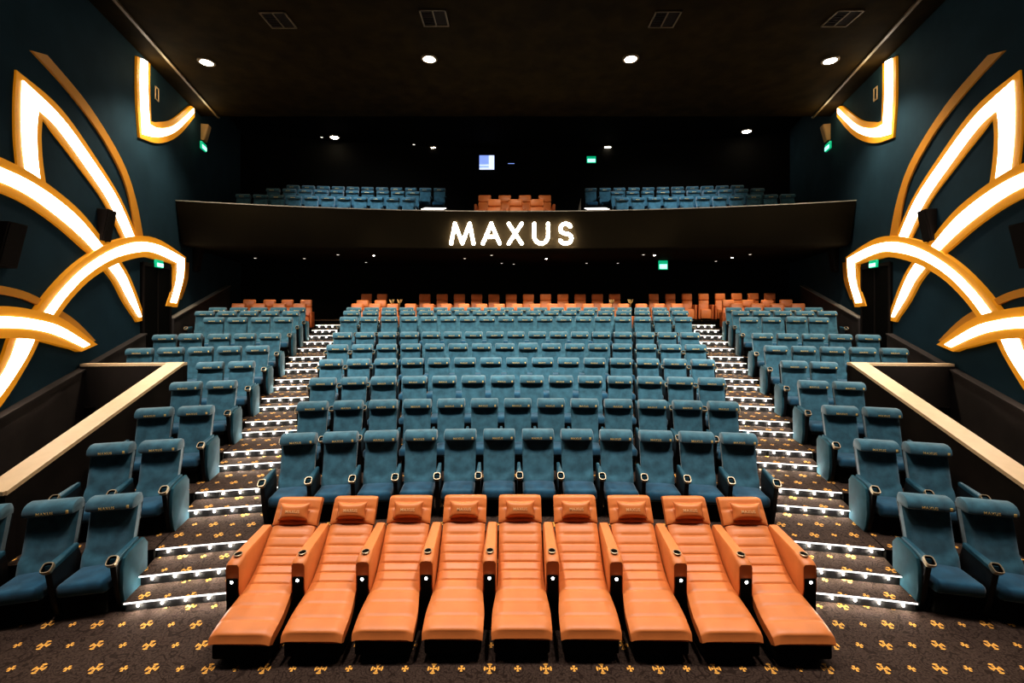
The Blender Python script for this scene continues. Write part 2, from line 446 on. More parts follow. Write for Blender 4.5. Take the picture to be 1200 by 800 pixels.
# ------------------------------------------------------------------ wall light shapes
def catmull(pts, n):
    P = [pts[0]] + list(pts) + [pts[-1]]; out = []
    m = len(pts) - 1
    for k in range(n + 1):
        t = k / n * m; i = min(int(t), m - 1); u = t - i
        a, b, c, d = P[i], P[i + 1], P[i + 2], P[i + 3]
        out.append(tuple(.5 * (2 * b[j] + (c[j] - a[j]) * u + (2 * a[j] - 5 * b[j] + 4 * c[j] - d[j]) * u * u + (3 * b[j] - a[j] - 3 * c[j] + d[j]) * u ** 3) for j in range(2)))
    return out
WD = Vector((-WK, 1, 0)).normalized()
def to_wall2(px, py):
    p = wall_pt(px, py); return ((p - Vector((-WA, 0, 0))).dot(WD), p.z)
def from_wall2(s, z, off): 
    p = Vector((-WA, 0, 0)) + WD * s + WN * off; p.z = z; return p
def c2(pts):                                # crop pixels of the study view -> photo pixels -> wall coordinates
    return [to_wall2(x / 1.905, 40 + y / 1.905) for x, y in pts]
def ribbon(mb, E0, E1, n, grow, ext, o0, o1, zmax=99):
    a = catmull(E0, n); b = catmull(E1, n); L0, L1 = [], []
    for k in range(n + 1):
        A, B = Vector(a[k]), Vector(b[k]); d = (A - B); d = d.normalized() if d.length > 1e-6 else Vector((0, 1))
        sh = Vector((0, 0))
        if ext and k in (0, n):
            mid0 = (Vector(a[0]) + Vector(b[0])) / 2 if k == 0 else (Vector(a[n]) + Vector(b[n])) / 2
            mid1 = (Vector(a[1]) + Vector(b[1])) / 2 if k == 0 else (Vector(a[n - 1]) + Vector(b[n - 1])) / 2
            e = ext[0] if k == 0 else ext[1]
            sh = (mid0 - mid1).normalized() * e
        A2, B2 = A + d * grow + sh, B - d * grow + sh
        L0.append((A2.x, min(A2.y, zmax))); L1.append((B2.x, min(B2.y, zmax)))
    rows = [[from_wall2(*L0[k], o0), from_wall2(*L0[k], o1), from_wall2(*L1[k], o1), from_wall2(*L1[k], o0)] for k in range(n + 1)]
    V = mb.grid(rows, closed=True); mb.bm.faces.new(V[0]); mb.bm.faces.new(V[-1])
G = .135
strokes = [
 ('tall pointed leaf', 'tall white glowing leaf shape with gold border, pointing up', .03, [
   ([(42, 98), (39, 160), (41, 240), (49, 314)], [(82, 172), (78, 215), (80, 275), (87, 332)], (.0, .0)),
   ([(42, 98), (130, 180), (200, 275), (260, 368), (299, 457)], [(82, 172), (122, 212), (180, 290), (236, 372), (277, 457)], (.0, .0))]),
 ('long arc', 'long white glowing arc with gold border sweeping down from the frame edge', .05, [
   ([(-60, 272), (0, 296), (60, 325), (120, 365), (175, 413), (226, 475)], [(-60, 322), (0, 337), (60, 367), (120, 410), (165, 448), (205, 487)], (.0, .0))]),
 ('arc tail', 'short white glowing bar slanting down below the arch, toward the dark door', .05, [
   ([(258, 510), (276, 540), (293, 580), (311, 630)], [(234, 521), (256, 550), (278, 592), (303, 632)], (.0, .08))]),
 ('arch', 'white glowing arch with gold border and hooked end above the dark door', .09, [
   ([(76, 627), (120, 570), (175, 517), (240, 477), (300, 461), (350, 470), (404, 500)], [(101, 634), (140, 582), (190, 534), (250, 500), (310, 487), (345, 493), (387, 511)], (.05, .0)),
   ([(404, 500), (401, 545), (386, 600)], [(387, 511), (384, 552), (371, 598)], (.0, .06))]),
 ('low arc', 'low white glowing curved blade with gold border, ending in a point', .11, [
   ([(-60, 628), (0, 626), (60, 633), (120, 650), (187, 692)], [(-60, 662), (0, 660), (60, 664), (110, 676), (168, 700)], (.0, .05))]),
 ('slanting bar', 'white glowing slanting bar with gold border below the low curved blade', .05, [
   ([(74, 672), (52, 720), (10, 786), (-30, 838)], [(26, 680), (8, 730), (-25, 785), (-60, 825)], (.05, .0))]),
 ('bracket', 'white glowing corner bracket with gold border high up against the ceiling', .05, [
   ([(325, 62), (325, 100), (326, 150), (329, 199)], [(307, 52), (306, 100), (307, 150), (311, 224)], (.0, .0)),
   ([(329, 199), (350, 207), (385, 200), (428, 163)], [(311, 224), (350, 232), (390, 217), (428, 178)], (.0, .06))]),
]
for sg, side in ((1, 'left'), (-1, 'right')):
    for nm, lab, lift, parts in strokes:
        c0 = wall_pt(parts[0][0][0][0] / 1.905 if parts[0][0][0][0] > 0 else 0, 40 + parts[0][0][0][1] / 1.905)
        t = thing('wall_light', lab.split(' with gold border')[0] + ' with gold border, ' + side + ' wall' if 0 else lab + ', ' + side + ' wall', 'wall light', (0, 0, 0), 0, 'glowing shapes on the side walls')
        base = Vector((c0.x * sg, c0.y, c0.z)); t.location = base
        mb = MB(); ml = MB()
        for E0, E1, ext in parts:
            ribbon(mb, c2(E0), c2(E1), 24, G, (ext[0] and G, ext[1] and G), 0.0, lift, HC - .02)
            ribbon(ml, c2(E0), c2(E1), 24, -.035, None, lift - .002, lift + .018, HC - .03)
        for b, pn, m in ((mb, 'backing_board', 'goldglow'), (ml, 'light_strip', 'led')):
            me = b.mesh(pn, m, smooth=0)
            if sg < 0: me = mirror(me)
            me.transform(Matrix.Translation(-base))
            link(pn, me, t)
thin = [
 ('long thin gold wall strip rising behind the tall glowing leaf', [([(100, 46), (195, 160), (268, 280), (300, 370), (319, 470)], [(65, 36), (150, 130), (225, 232), (278, 340), (303, 470)])]),
 ('thin curved gold wall strip crossing behind the low glowing arch', [([(-60, 556), (0, 562), (60, 578), (120, 610), (165, 640), (209, 684)], [(-60, 576), (0, 581), (60, 596), (120, 628), (163, 655), (203, 686)])]),
 ('short gold wall strip outside the hooked end of the glowing arch', [([(419, 510), (416, 550), (402, 592)], [(409, 508), (406, 548), (394, 592)])]),
]
for sg, side in ((1, 'left'), (-1, 'right')):
    for lab, parts in thin:
        mb = MB()
        for E0, E1 in parts: ribbon(mb, c2(E0), c2(E1), 20, 0, None, 0, .04)
        me = mb.mesh('gold_wall_strip', 'goldplain', smooth=0)
        tag(link('gold_wall_strip', me if sg > 0 else mirror(me)), lab + ', ' + side + ' wall', 'wall trim', 'thin gold strips on the side walls')

# wall speakers
def wall_speaker(px, py, w, h, d, m, lab, flip):
    p = wall_pt(px, py)
    mb = MB()
    pts = [(-w / 2, 0, -h / 2), (w / 2, 0, -h / 2), (w / 2, 0, h / 2), (-w / 2, 0, h / 2)]
    # cabinet deeper at the top, so that the face looks down
    a = [Vector((-w / 2, 0, -h / 2)), Vector((-w / 2, -d * .45, -h / 2)), Vector((-w / 2, -d, h / 2)), Vector((-w / 2, 0, h / 2))]
    mb.prism(a, (w, 0, 0), bev=.012)
    t = thing('wall_speaker', lab, 'speaker', (p.x * flip, p.y, p.z), 0, 'speakers on the side walls')
    ang = math.atan2(WN.y, WN.x) + PI / 2
    t.rotation_euler = (0, 0, ang if flip > 0 else -ang)
    link('cabinet', mb.mesh('cabinet', m), t)
    mb = MB(); g = .03
    a = [Vector((-w / 2 + g, -d * .45 - .004 - .0, -h / 2 + g)), Vector((w / 2 - g, -d * .45 - .004, -h / 2 + g)), Vector((w / 2 - g, -d - .004 + d * .02, h / 2 - g)), Vector((-w / 2 + g, -d - .004 + d * .02, h / 2 - g))]
    mb.prism(a, (0, -.012, 0)); link('grille', mb.mesh('grille', m, smooth=0), t)
for flip, side in ((1, 'left'), (-1, 'right')):
    wall_speaker(-2, 287, .42, .72, .26, 'speaker', 'dark wall speaker at the frame edge, between the glowing arcs, %s wall' % side, flip)
    wall_speaker(119, 264, .34, .68, .20, 'speaker', 'dark wall speaker in the angle between leaf and long arc, %s wall' % side, flip)
    wall_speaker(237, 156, .30, .55, .22, 'tan', 'tan wall speaker beside the exit sign, above the balcony end, %s wall' % side, flip)
    wall_speaker(228, 304, .35, .8, .22, 'speaker', 'dark brown speaker under the balcony end, %s wall' % side, flip)
    p = wall_pt(183, 110, .01)
    mb = MB(); w, h, e = .2, .36, .03
    for x0, x1, z0, z1 in ((-w / 2, w / 2, h / 2 - e, h / 2), (-w / 2, w / 2, -h / 2, -h / 2 + e), (-w / 2, -w / 2 + e, -h / 2, h / 2), (w / 2 - e, w / 2, -h / 2, h / 2)):
        mb.box(x0, x1, -.02, 0, z0, z1)
    ang = math.atan2(WN.y, WN.x) + PI / 2
    tag(link('wall_plate', mb.mesh('wall_plate', 'cap', smooth=0), None, (p.x * flip, p.y, p.z), (0, 0, ang * flip)), 'small pale rectangular wall frame inside the glowing bracket, %s wall' % side, 'wall plate')

# exit signs
def exit_sign(p, rz, lab, w=.42, h=.3):
    t = thing('exit_sign', lab, 'exit sign', p, rz, 'green exit signs')
    mb = MB(); mb.box(-w / 2, w / 2, -.03, .03, -h / 2, h / 2, .01); link('housing', mb.mesh('housing', 'exitgreen'), t)
    mb = MB(); mb.box(-w * .42, w * .42, -.045, -.03, -h * .42, h * .08, .004); link('lit_panel', mb.mesh('lit_panel', 'exitlit'), t)
angw = math.atan2(WN.y, WN.x) + PI / 2
for flip, side in ((1, 'left'), (-1, 'right')):
    p = wall_pt(181, 309, .1); exit_sign((p.x * flip, p.y, p.z), angw * flip, 'green exit sign above the dark side door, %s wall' % side, .4, .2)
    p = wall_pt(230, 171, .2); exit_sign((p.x * flip, p.y, p.z), angw * flip, 'green exit sign high up past the glowing bracket, %s wall' % side, .42, .24)
p = at(693, 187, 20.8); exit_sign(p, 0, 'green exit sign high on the dark wall behind the balcony, right of centre')
p = at(777, 310.5, 18.0); exit_sign(p, 0, 'green exit sign hanging beneath the balcony, right of the lit letters', .36, .36)

# projection booth window
p = at(570.5, 190.5, 21.1)
t = thing('booth_window', 'small lit blue projection window high on the back wall', 'window', p)
mb = MB()
for x0, x1, z0, z1 in ((-.4, .4, .34, .39), (-.4, .4, -.39, -.34), (-.4, -.35, -.34, .34), (.35, .4, -.34, .34)): mb.box(x0, x1, -.05, .1, z0, z1)
link('frame', mb.mesh('frame', 'black', smooth=0), t)
mb = MB(); mb.box(-.35, .35, .0, .03, -.34, .34); link('pane', mb.mesh('pane', 'boothglow', smooth=0), t)
mb = MB(); mb.box(.1, .34, -.02, .0, -.33, .33); mb.box(-.34, .1, -.02, 0, -.33, -.24); mb.box(-.34, .1, -.02, 0, -.14, -.1); link('projector_glow', mb.mesh('projector_glow', 'boothwhite', smooth=0), t)
p = at(599, 193.5, 21.1)
t = thing('projection_port', 'small dark projection port just right of the lit blue window', 'window', p)
mb = MB(); mb.box(-.2, .2, -.03, .1, -.2, .2, .01); link('frame', mb.mesh('frame', 'black'), t)
mb = MB(); mb.box(-.15, .15, -.04, -.03, .05, .08); link('pane', mb.mesh('pane', 'boothglow', smooth=0), t)

# ------------------------------------------------------------------ lit letters
def capsule(mb, a, b, w, d):
    a, b = Vector((a[0], 0, a[1])), Vector((b[0], 0, b[1])); t = (b - a).normalized(); q = Vector((-t.z, 0, t.x)) * w / 2
    pts = [a + q, a - q, b - q, b + q]
    mb.prism(pts, (0, d, 0))
    for c in (a, b):
        mb.prism([c + Vector((math.cos(k * PI / 6), 0, math.sin(k * PI / 6))) * w / 2 for k in range(12)], (0, d, 0))
YS = 14.83
sgn = thing('illuminated_sign', 'large white illuminated letters MAXUS on the balcony front', 'sign', at(600, 287, YS))
pxm = YS / F
def arcpts(cx, cz, rx, rz, a0, a1, n=14): return [(cx + rx * math.cos(math.radians(a0 + (a1 - a0) * i / n)), cz + rz * math.sin(math.radians(a0 + (a1 - a0) * i / n))) for i in range(n + 1)]
HL = 27.0 * pxm; sw = 3.7 * pxm
letters = {'M': (541.7, 30, [[(0, 0), (.17, 1), (.5, 0.02), (.83, 1), (1, 0)]]),
           'A': (575.7, 23.5, [[(0, 0), (.5, 1), (1, 0)], [(.2, .34), (.8, .34)]]),
           'X': (603.7, 19, [[(0, 0), (1, 1)], [(0, 1), (1, 0)]]),
           'U': (634.2, 20, [[(0, 1), (0, .4)] + arcpts(.5, .4, .5, .4, 180, 360) + [(1, .4), (1, 1)]]),
           'S': (663, 17.5, [arcpts(.5, .75, .45, .25, 25, 250, 14) + arcpts(.5, .25, .5, .25, 70, -160, 14)])}
for ch, (pc, pw, lines) in letters.items():
    mb = MB(); Wd = pw * pxm - sw; Hh = HL - sw
    x0 = (pc - 600) * pxm - Wd / 2
    for ln in lines:
        pts = [(x0 + u * Wd, sw / 2 + v * Hh) for u, v in ln]
        for a, b in zip(pts, pts[1:]):
            if (Vector(a) - Vector(b)).length > 1e-4: capsule(mb, a, b, sw, .06)
    link('letter', mb.mesh('letter', 'signled', smooth=0, recalc=True), sgn)

# ------------------------------------------------------------------ lamps in the ceilings
mb = MB(); mb.lathe([(.075, 0), (.075, -.02), (.10, -.02), (.105, -.012), (.105, 0)], 20); ring_me = mb.mesh('trim_ring', 'grey')
mb = MB(); mb.lathe([(.0001, -.004), (.075, -.004), (.075, -.016), (.05, -.03), (.0001, -.034)], 20); lens_me = mb.mesh('lens', 'lampglow')
mb = MB(); mb.lathe([(.0001, -.004), (.075, -.004), (.075, -.016), (.05, -.03), (.0001, -.034)], 20); lensf_me = mb.mesh('lens', 'faintglow')
def downlight(px, py, H, lab, group, scale=1.0, faint=False):
    Y = F * (H - CAMH) / (CY - py); p = at(px, py, Y)
    t = thing('downlight', lab, 'ceiling light', p, 0, group); t.scale = (scale,) * 3
    link('trim_ring', ring_me, t); link('lens', lensf_me if faint else lens_me, t)
    return p
def spot(p, target, W, ang=100, col=(1, .88, .70), rad=.12, blend=.6):
    l = bpy.data.lights.new('spot', 'SPOT'); l.energy = W; l.color = col; l.spot_size = math.radians(ang); l.spot_blend = blend; l.shadow_soft_size = rad
    o = bpy.data.objects.new('spot', l); COL.objects.link(o); o.location = p
    o.rotation_euler = (Vector(target) - Vector(p)).to_track_quat('-Z', 'Y').to_euler(); return o
pos4 = ['leftmost', 'second from left', 'second from right', 'rightmost']
main4 = [downlight(px, py, HC, 'bright round downlight in the main ceiling, %s of four' % pos4[i], 'main ceiling downlights', 2.0)
         for i, (px, py) in enumerate(((242, 72), (503, 68), (739, 68), (973, 70)))]
up = [(392, 160, 0), (508, 173, 0), (712, 172, 0), (875, 153, 0), (377, 160.5, 1), (474, 174.6, 1), (485, 169, 1), (780, 174, 1), (840, 168, 1), (712, 178, 1)]
for i, (px, py, fa) in enumerate(up):
    lab = ('bright small downlight in the dark rear ceiling, %s of four' % pos4[i]) if i < 4 else 'faint small downlight in the dark rear ceiling, %s of six from left' % ['first', 'second', 'third', 'fifth', 'sixth', 'fourth'][i - 4]
    downlight(px, py, 10.79, lab, 'rear ceiling downlights', 2.3 if not fa else .8, bool(fa))
und = [(299, 302, 1), (356.6, 302.5, 1), (396, 298, 1), (429, 307, 1), (438, 299, 0), (544.6, 302.5, 1), (576, 298.6, 1), (588, 308, 1), (602, 309, 1), (640, 303, 0),
       (687.5, 308, 1), (724, 308, 1), (754, 298, 1), (767, 298.6, 0), (839, 305.6, 1), (858, 301.4, 0), (879, 297.6, 1)]
for i, (px, py, fa) in enumerate(und):
    downlight(px, py, BB - .002, '%s small downlight under the balcony, %s from the left' % ('faint' if fa else 'bright', ORD[i]), 'downlights under the balcony', .62 if not fa else .7, bool(fa))

# ceiling vents
def vent(px, py, lab):
    Y = F * (HC - CAMH) / (CY - py); p = at(px, py, Y)
    t = thing('ceiling_vent', lab, 'air vent', p, 0, 'ceiling vents')
    w = .29; mb = MB(); e = .03
    for x0, x1, y0, y1 in ((-w, w, -w, -w + e), (-w, w, w - e, w), (-w, -w + e, -w, w), (w - e, w, -w, w), (-.012, .012, -w, w)): mb.box(x0, x1, y0, y1, -.03, 0)
    link('frame', mb.mesh('frame', 'grey', smooth=0), t)
    mb = MB()
    mb.box(-w, w, -w, w, -.006, 0)
    for k in range(6): mb.box(-w + .04, -.02, -w + .06 + k * .085, -w + .09 + k * .085, -.02, -.005)
    link('grille', mb.mesh('grille', 'speaker', smooth=0), t)
for (px, py), w in zip(((326, 23), (509, 20.5), (779, 22), (987, 21)), pos4): vent(px, py, 'square air vent in the main ceiling, %s of four' % w)

# ------------------------------------------------------------------ blue cinema seat
def seat_meshes():
    R = {}
    mb = MB(); mb.box(-.235, .235, -.37, .09, .245, .385, .045, 3)
    for v in mb.bm.verts: v.co.z += -v.co.y * .03 + (.012 * (1 - (v.co.x / .235) ** 2) if v.co.z > .35 else 0)
    R['seat_cushion'] = mb.mesh('seat_cushion', 'bluedark')
    mb = MB(); rows = []
    nz, nx = 18, 14
    for i in range(nz + 1):
        z = .33 + .69 * i / nz; t = i / nz
        yf = .035 + .185 * t + .02 * math.sin(PI * t) * 0
        w = .240 - .010 * (1 - t) + (0 if 0 < i else -.02)
        ring = []
        for j in range(nx + 1):
            x = -w + 2 * w * j / nx; k = abs(x / w)
            dish = .035 * (1 - k ** 2.2) * (1 - t * .5)
            q_ = max(0, min(1, (t - .09 - .15 * k * k) / .09)); lum = -.042 * (1 - q_ * q_ * (3 - 2 * q_)) - .012 * math.exp(-((t - .35) / .15) ** 2) * (1 - k * k)
            edge = .03 if k > .97 else 0
            ring.append(Vector((x, yf + dish + lum - .02 + edge, z)))
        for j in range(nx, -1, -1):
            x = (-w + 2 * w * j / nx) * .96
            ring.append(Vector((x, yf + .10, z)))
        rows.append(ring)
    V = mb.grid(rows, closed=True); mb.bm.faces.new(V[0]); mb.bm.faces.new(V[-1])
    R['backrest'] = mb.mesh('backrest', 'blue', smooth=50)
    prof = [(.125, .955), (.098, .972), (.092, 1.00), (.105, 1.045), (.14, 1.08), (.19, 1.098), (.25, 1.10), (.30, 1.08), (.325, 1.03), (.325, .96), (.25, .945)]
    mb = MB(); mb.prism([Vector((-.24, y, z)) for y, z in prof], (.48, 0, 0), bev=.022, seg=2)
    R['headrest'] = mb.mesh('headrest', 'blue', smooth=40)
    mb = MB(); mb.prism([Vector((-.225, y, z)) for y, z in ((.105, .28), (.14, .28), (.36, 1.0), (.33, 1.02))], (.45, 0, 0), bev=.01)
    R['back_shell'] = mb.mesh('back_shell', 'blackplastic')
    mb = MB(); mb.box(-.20, .20, -.30, .10, .0, .25, .02); mb.box(-.225, .225, -.35, .05, .21, .265, .015)
    R['pedestal'] = mb.mesh('pedestal', 'black')
    mb = MB(); rows = []
    for i in range(9):
        t = i / 8; y = .06 - .43 * t; w = .024 + .018 * t; z = .65 - .03 * t; th = .05
        rows.append([Vector((-w, y, z - th)), Vector((-w, y, z - .012)), Vector((-w * .7, y, z)), Vector((w * .7, y, z)), Vector((w, y, z - .012)), Vector((w, y, z - th))])
    V = mb.grid(rows, closed=True); mb.bm.faces.new(V[0]); mb.bm.faces.new(V[-1])
    R['armrest'] = mb.mesh('armrest', 'armblue')
    mb = MB(); mb.prism([Vector((-.028, y, z)) for y, z in ((.08, 0), (-.24, 0), (-.30, .2), (-.38, .52), (-.38, .58), (.06, .605), (.10, .5))], (.056, 0, 0), bev=.01)
    R['arm_panel'] = mb.mesh('arm_panel', 'blackplastic')
    mt = Matrix.Rotation(math.radians(38), 4, 'X')
    mb = MB()
    ring = []
    def sq(r, z, n=24):
        out = []
        for k in range(n):
            a = 2 * PI * k / n; c, s_ = math.cos(a), math.sin(a); q = (abs(c) ** 4 + abs(s_) ** 4) ** -.25
            out.append(mt @ Vector((c * q * r * .92, s_ * q * r * 1.05, z)) + Vector((0, -.392, .612)))
        return out
    mb.grid([sq(.040, -.055), sq(.050, -.04), sq(.053, .006), sq(.050, .014), sq(.043, .014), sq(.040, .006)], closed=True)
    V = mb.grid([sq(.040, .006), sq(.034, -.045)], 1, True); f = mb.bm.faces.new(V[-1]); f.material_index = 1
    R['cup_holder'] = mb.mesh('cup_holder', ['champagne', 'black'], recalc=True)
    mb = MB(); mb.prism([Vector((-.02, y, z)) for y, z in ((.15, 0), (-.25, 0), (-.30, .08), (-.33, .26), (-.33, .48), (-.29, .58), (-.2, .61), (.08, .63), (.16, .54))], (.04, 0, 0), bev=.012)
    R['side_panel'] = mb.mesh('side_panel', 'bluepanel')
    R['lettering'] = text_mesh('MAXUS', .044, .002, 'gold', .0004)
    mb = MB(); mb.box(-.014, .014, -.004, .004, -.019, .019, .004); R['number_badge'] = mb.mesh('number_badge', 'gold')
    return R
SM = seat_meshes()
BLUE_PARTS = ['seat_cushion', 'backrest', 'headrest', 'back_shell', 'pedestal']
def blue_seat(R, s, h, label, group, ends='', detail=2, tilt=0, yc=RC):
    th = s / R; p = pol(R - .22, th, True); p.y += yc - RC; p.z = h
    t = thing('cinema_seat', label, 'cinema seat', p, -th, group)
    for k in BLUE_PARTS:
        if detail < 1 and k in ('back_shell', 'pedestal'): continue
        o = link(k, SM[k], t)
        if tilt and k in ('backrest', 'headrest'): o.rotation_euler.x = math.radians(tilt); o.location.z = 0
    hr = t.children[2]
    l = link('lettering', SM['lettering'], hr if detail else t, (-.02, .089, .992))
    if detail >= 1: link('number_badge', SM['number_badge'], hr, (.19, .090, .995))
    arms = [.295] if 'l' not in ends else [.295, -.295]
    if 'noarm' in ends: arms = []
    if detail >= 1:
        for x in arms:
            a = link('armrest', SM['armrest'], t, (x, 0, 0)); link('cup_holder', SM['cup_holder'], a); link('arm_panel', SM['arm_panel'], t, (x, 0, 0))
        for e, x in (('L', -.345), ('R', .345)):
            if e in ends: link('side_panel', SM['side_panel'], t, (x, 0, 0))
    elif arms:
        a = link('armrest', SM['armrest'], t, (arms[0], 0, 0))
    return t
P_ = .59
tilts = {(3, 2): 7, (5, 8): 9}
for n in range(1, 10):
    N = 11 + n; R = rowR(n)
    for i in range(N):
        s = (i - (N - 1) / 2) * P_
        e = ('l' if i == 0 else '') 
        lab = 'blue velvet cinema seat, centre block, %s row from front, %s from left' % (ORD[n - 1], ORD[i])
        blue_seat(R, s, rowH(n), lab, 'blue seats of the centre block', e, 2 if n <= 7 else 1, tilts.get((n, i), 0))
SN = {0: 3, 1: 2, 2: 2, 3: 2, 4: 2, 5: 5, 6: 5, 7: 4, 8: 5, 9: 5}
stilt = {('left', 6, 3): 8, ('right', 7, 2): 8, ('right', 4, 0): 5}
for sg, side in ((-1, 'left'), (1, 'right')):
    for n, cnt in SN.items():
        R = rowR(n) if n else rowR(1) - 1.03
        s0 = (.295 * (10 + n) if n else 2.95) + 1.80 if n <= 6 else .295 * (10 + n) + 1.80
        if n == 0: s0 = 4.82
        for i in range(cnt):
            s = sg * (s0 + i * P_ + (.08 if n == 0 and i == 2 else 0))
            if sg < 0: e = ('R' if i == 0 else '') + ('l' if i == cnt - 1 else '')
            else: e = 'lL' if i == 0 else ''
            lab = 'blue velvet cinema seat, %s side block, %s row from front, %s from the aisle' % (side, ORD[n], ORD[i])
            blue_seat(R, s, rowH(n), lab, 'blue seats of the side blocks', e, 2 if n <= 6 else 1, stilt.get((side, n, i), 0))
# balcony blue seats
bc = {1: (11, 4.05, .60), 2: (10, 4.08, .60), 3: (11, 3.2, .60)}
for sg, side in ((-1, 'left'), (1, 'right')):
    for n, (cnt, s0, pt) in bc.items():
        y, h = BAL[n]
        for i in range(cnt):
            lab = 'blue seat up on the balcony, %s side, %s row back, %s from the balcony aisle' % (side, ORD[n - 1], ORD[i])
            blue_seat(80.0, sg * (s0 + i * pt), h, lab, 'blue seats on the balcony', '', 0, yc=y - 80.0)

# ------------------------------------------------------------------ upright orange seats at the back
def vip_meshes():
    R = {}
    mb = MB(); mb.box(-.24, .24, -.36, .12, .30, .47, .05, 3); R['seat_cushion'] = mb.mesh('seat_cushion', 'orange')
    def slab(z0, z1, y0, y1, th):
        mb = MB(); mb.box(-.24, .24, -th / 2, th / 2, z0, z1, .045, 3)
        for v in mb.bm.verts: v.co.y += y0 + (y1 - y0) * (v.co.z - z0) / (z1 - z0)
        return mb
    R['backrest'] = slab(.42, .83, .12, .22, .16).mesh('backrest', 'orange')
    R['headrest'] = slab(.825, 1.10, .20, .24, .17).mesh('headrest', 'orange')
    mb = MB(); mb.box(-.05, .05, -.40, .20, .05, .64, .035, 3); R['armrest'] = mb.mesh('armrest', 'orangedark')
    mb = MB(); mb.box(-.235, .235, -.42, -.35, .08, .42, .03, 2); R['leg_rest'] = mb.mesh('leg_rest', 'orange')
    mb = MB(); mb.box(-.22, .22, -.34, .2, 0, .31, .01); R['base'] = mb.mesh('base', 'black')
    return R
VM = vip_meshes()
def vip(p, rz, label, group):
    t = thing('recliner_seat', label, 'armchair', p, rz, group)
    for k in ('seat_cushion', 'backrest', 'headrest', 'leg_rest', 'base'): link(k, VM[k], t)
    for x in (-.30, .30): link('armrest', VM['armrest'], t, (x, 0, 0))
    return t
def vip_px(k, px):
    y, h, r0 = VIP[k]; R = y - RC
    t = 0.0
    for _ in range(30):
        p = pol(R, t, True); X = CAMX + (px - CX) / F * p.y; t = math.asin(max(-.9, min(.9, X / R)))
    q = pol(R - .22, t, True); return Vector((q.x, q.y, h)), -t
rows_v = [
  (1, 'left end', 'front row', [280, 304, 327.5, 351]), (2, 'left end', 'second row', [292.5, 316, 337, 359]),
  (1, 'middle', 'front row', [418.8 + 20.8 * i for i in range(19)]), (2, 'middle left', 'second row', [425, 446]),
  (3, 'middle left', 'rear row', [429.6, 448]), (3, 'middle', 'rear row', [498 + 20.2 * i for i in range(12)]),
  (1, 'right end', 'front row', [863, 887, 911, 935]), (2, 'right end', 'second row', [853, 876, 899, 921]),
  (3, 'right', 'rear row', [766 + 19.4 * i for i in range(8)])]
for k, blk, rw, pxs in rows_v:
    PP = [vip_px(k, px) for px in pxs]
    dd = min((b[0] - a[0]).length for a, b in zip(PP, PP[1:]))
    for i, (p, rz) in enumerate(PP):
        t = vip(p, rz, 'orange armchair at the back under the balcony, %s, %s, %s from left' % (blk, rw, ORD[i]), 'orange armchairs under the balcony')
        t.scale.x = min(1.0, dd / .715)
for i, px in enumerate((579.5, 604.5, 629)):
    p = at(px, 233, 15.95); vip((p.x, 15.73, 6.0), 0, 'orange armchair on the balcony above the lit letters, front row, %s from left' % ORD[i], 'orange armchairs on the balcony')
for i, px in enumerate((568, 591.5, 615, 638.5)):
    p = at(px, 226, 17.1); vip((p.x, 16.95, 6.44), 0, 'orange armchair on the balcony above the lit letters, rear row, %s from left' % ORD[i], 'orange armchairs on the balcony')

# brass ornaments among the rear orange seats
def ornament(px, k, lab):
    p, rz = vip_px(k, px); p.y -= .35
    t = thing('brass_ornament', lab, 'ornament', p, 0, 'brass ornaments at the back')
    mb = MB(); mb.lathe([(.0001, 0), (.09, 0), (.09, .02), (.02, .04), (.015, .9), (.03, .93), (.015, .96), (.0001, .97)], 12); link('stem', mb.mesh('stem', 'brass'), t)
    mb = MB()
    for a in range(5):
        ca, sa = math.cos(a * 2 * PI / 5), math.sin(a * 2 * PI / 5)
        mb.prism([(0, 0, .95), (ca * .07, sa * .07, 1.0), (ca * .11, sa * .11, 1.12), (ca * .05, sa * .05, 1.10)], (-sa * .03, ca * .03, 0))
    link('flower', mb.mesh('flower', 'brass', smooth=0), t)
for px, l in ((462.5, 'slender brass ornament among the rear orange seats, leftmost of four'), (471.5, 'slender brass ornament among the rear orange seats, second from left'),
              (714, 'slender brass ornament among the rear orange seats, second from right'), (735.5, 'slender brass ornament among the rear orange seats, rightmost of four')):
    ornament(px, 2, l)

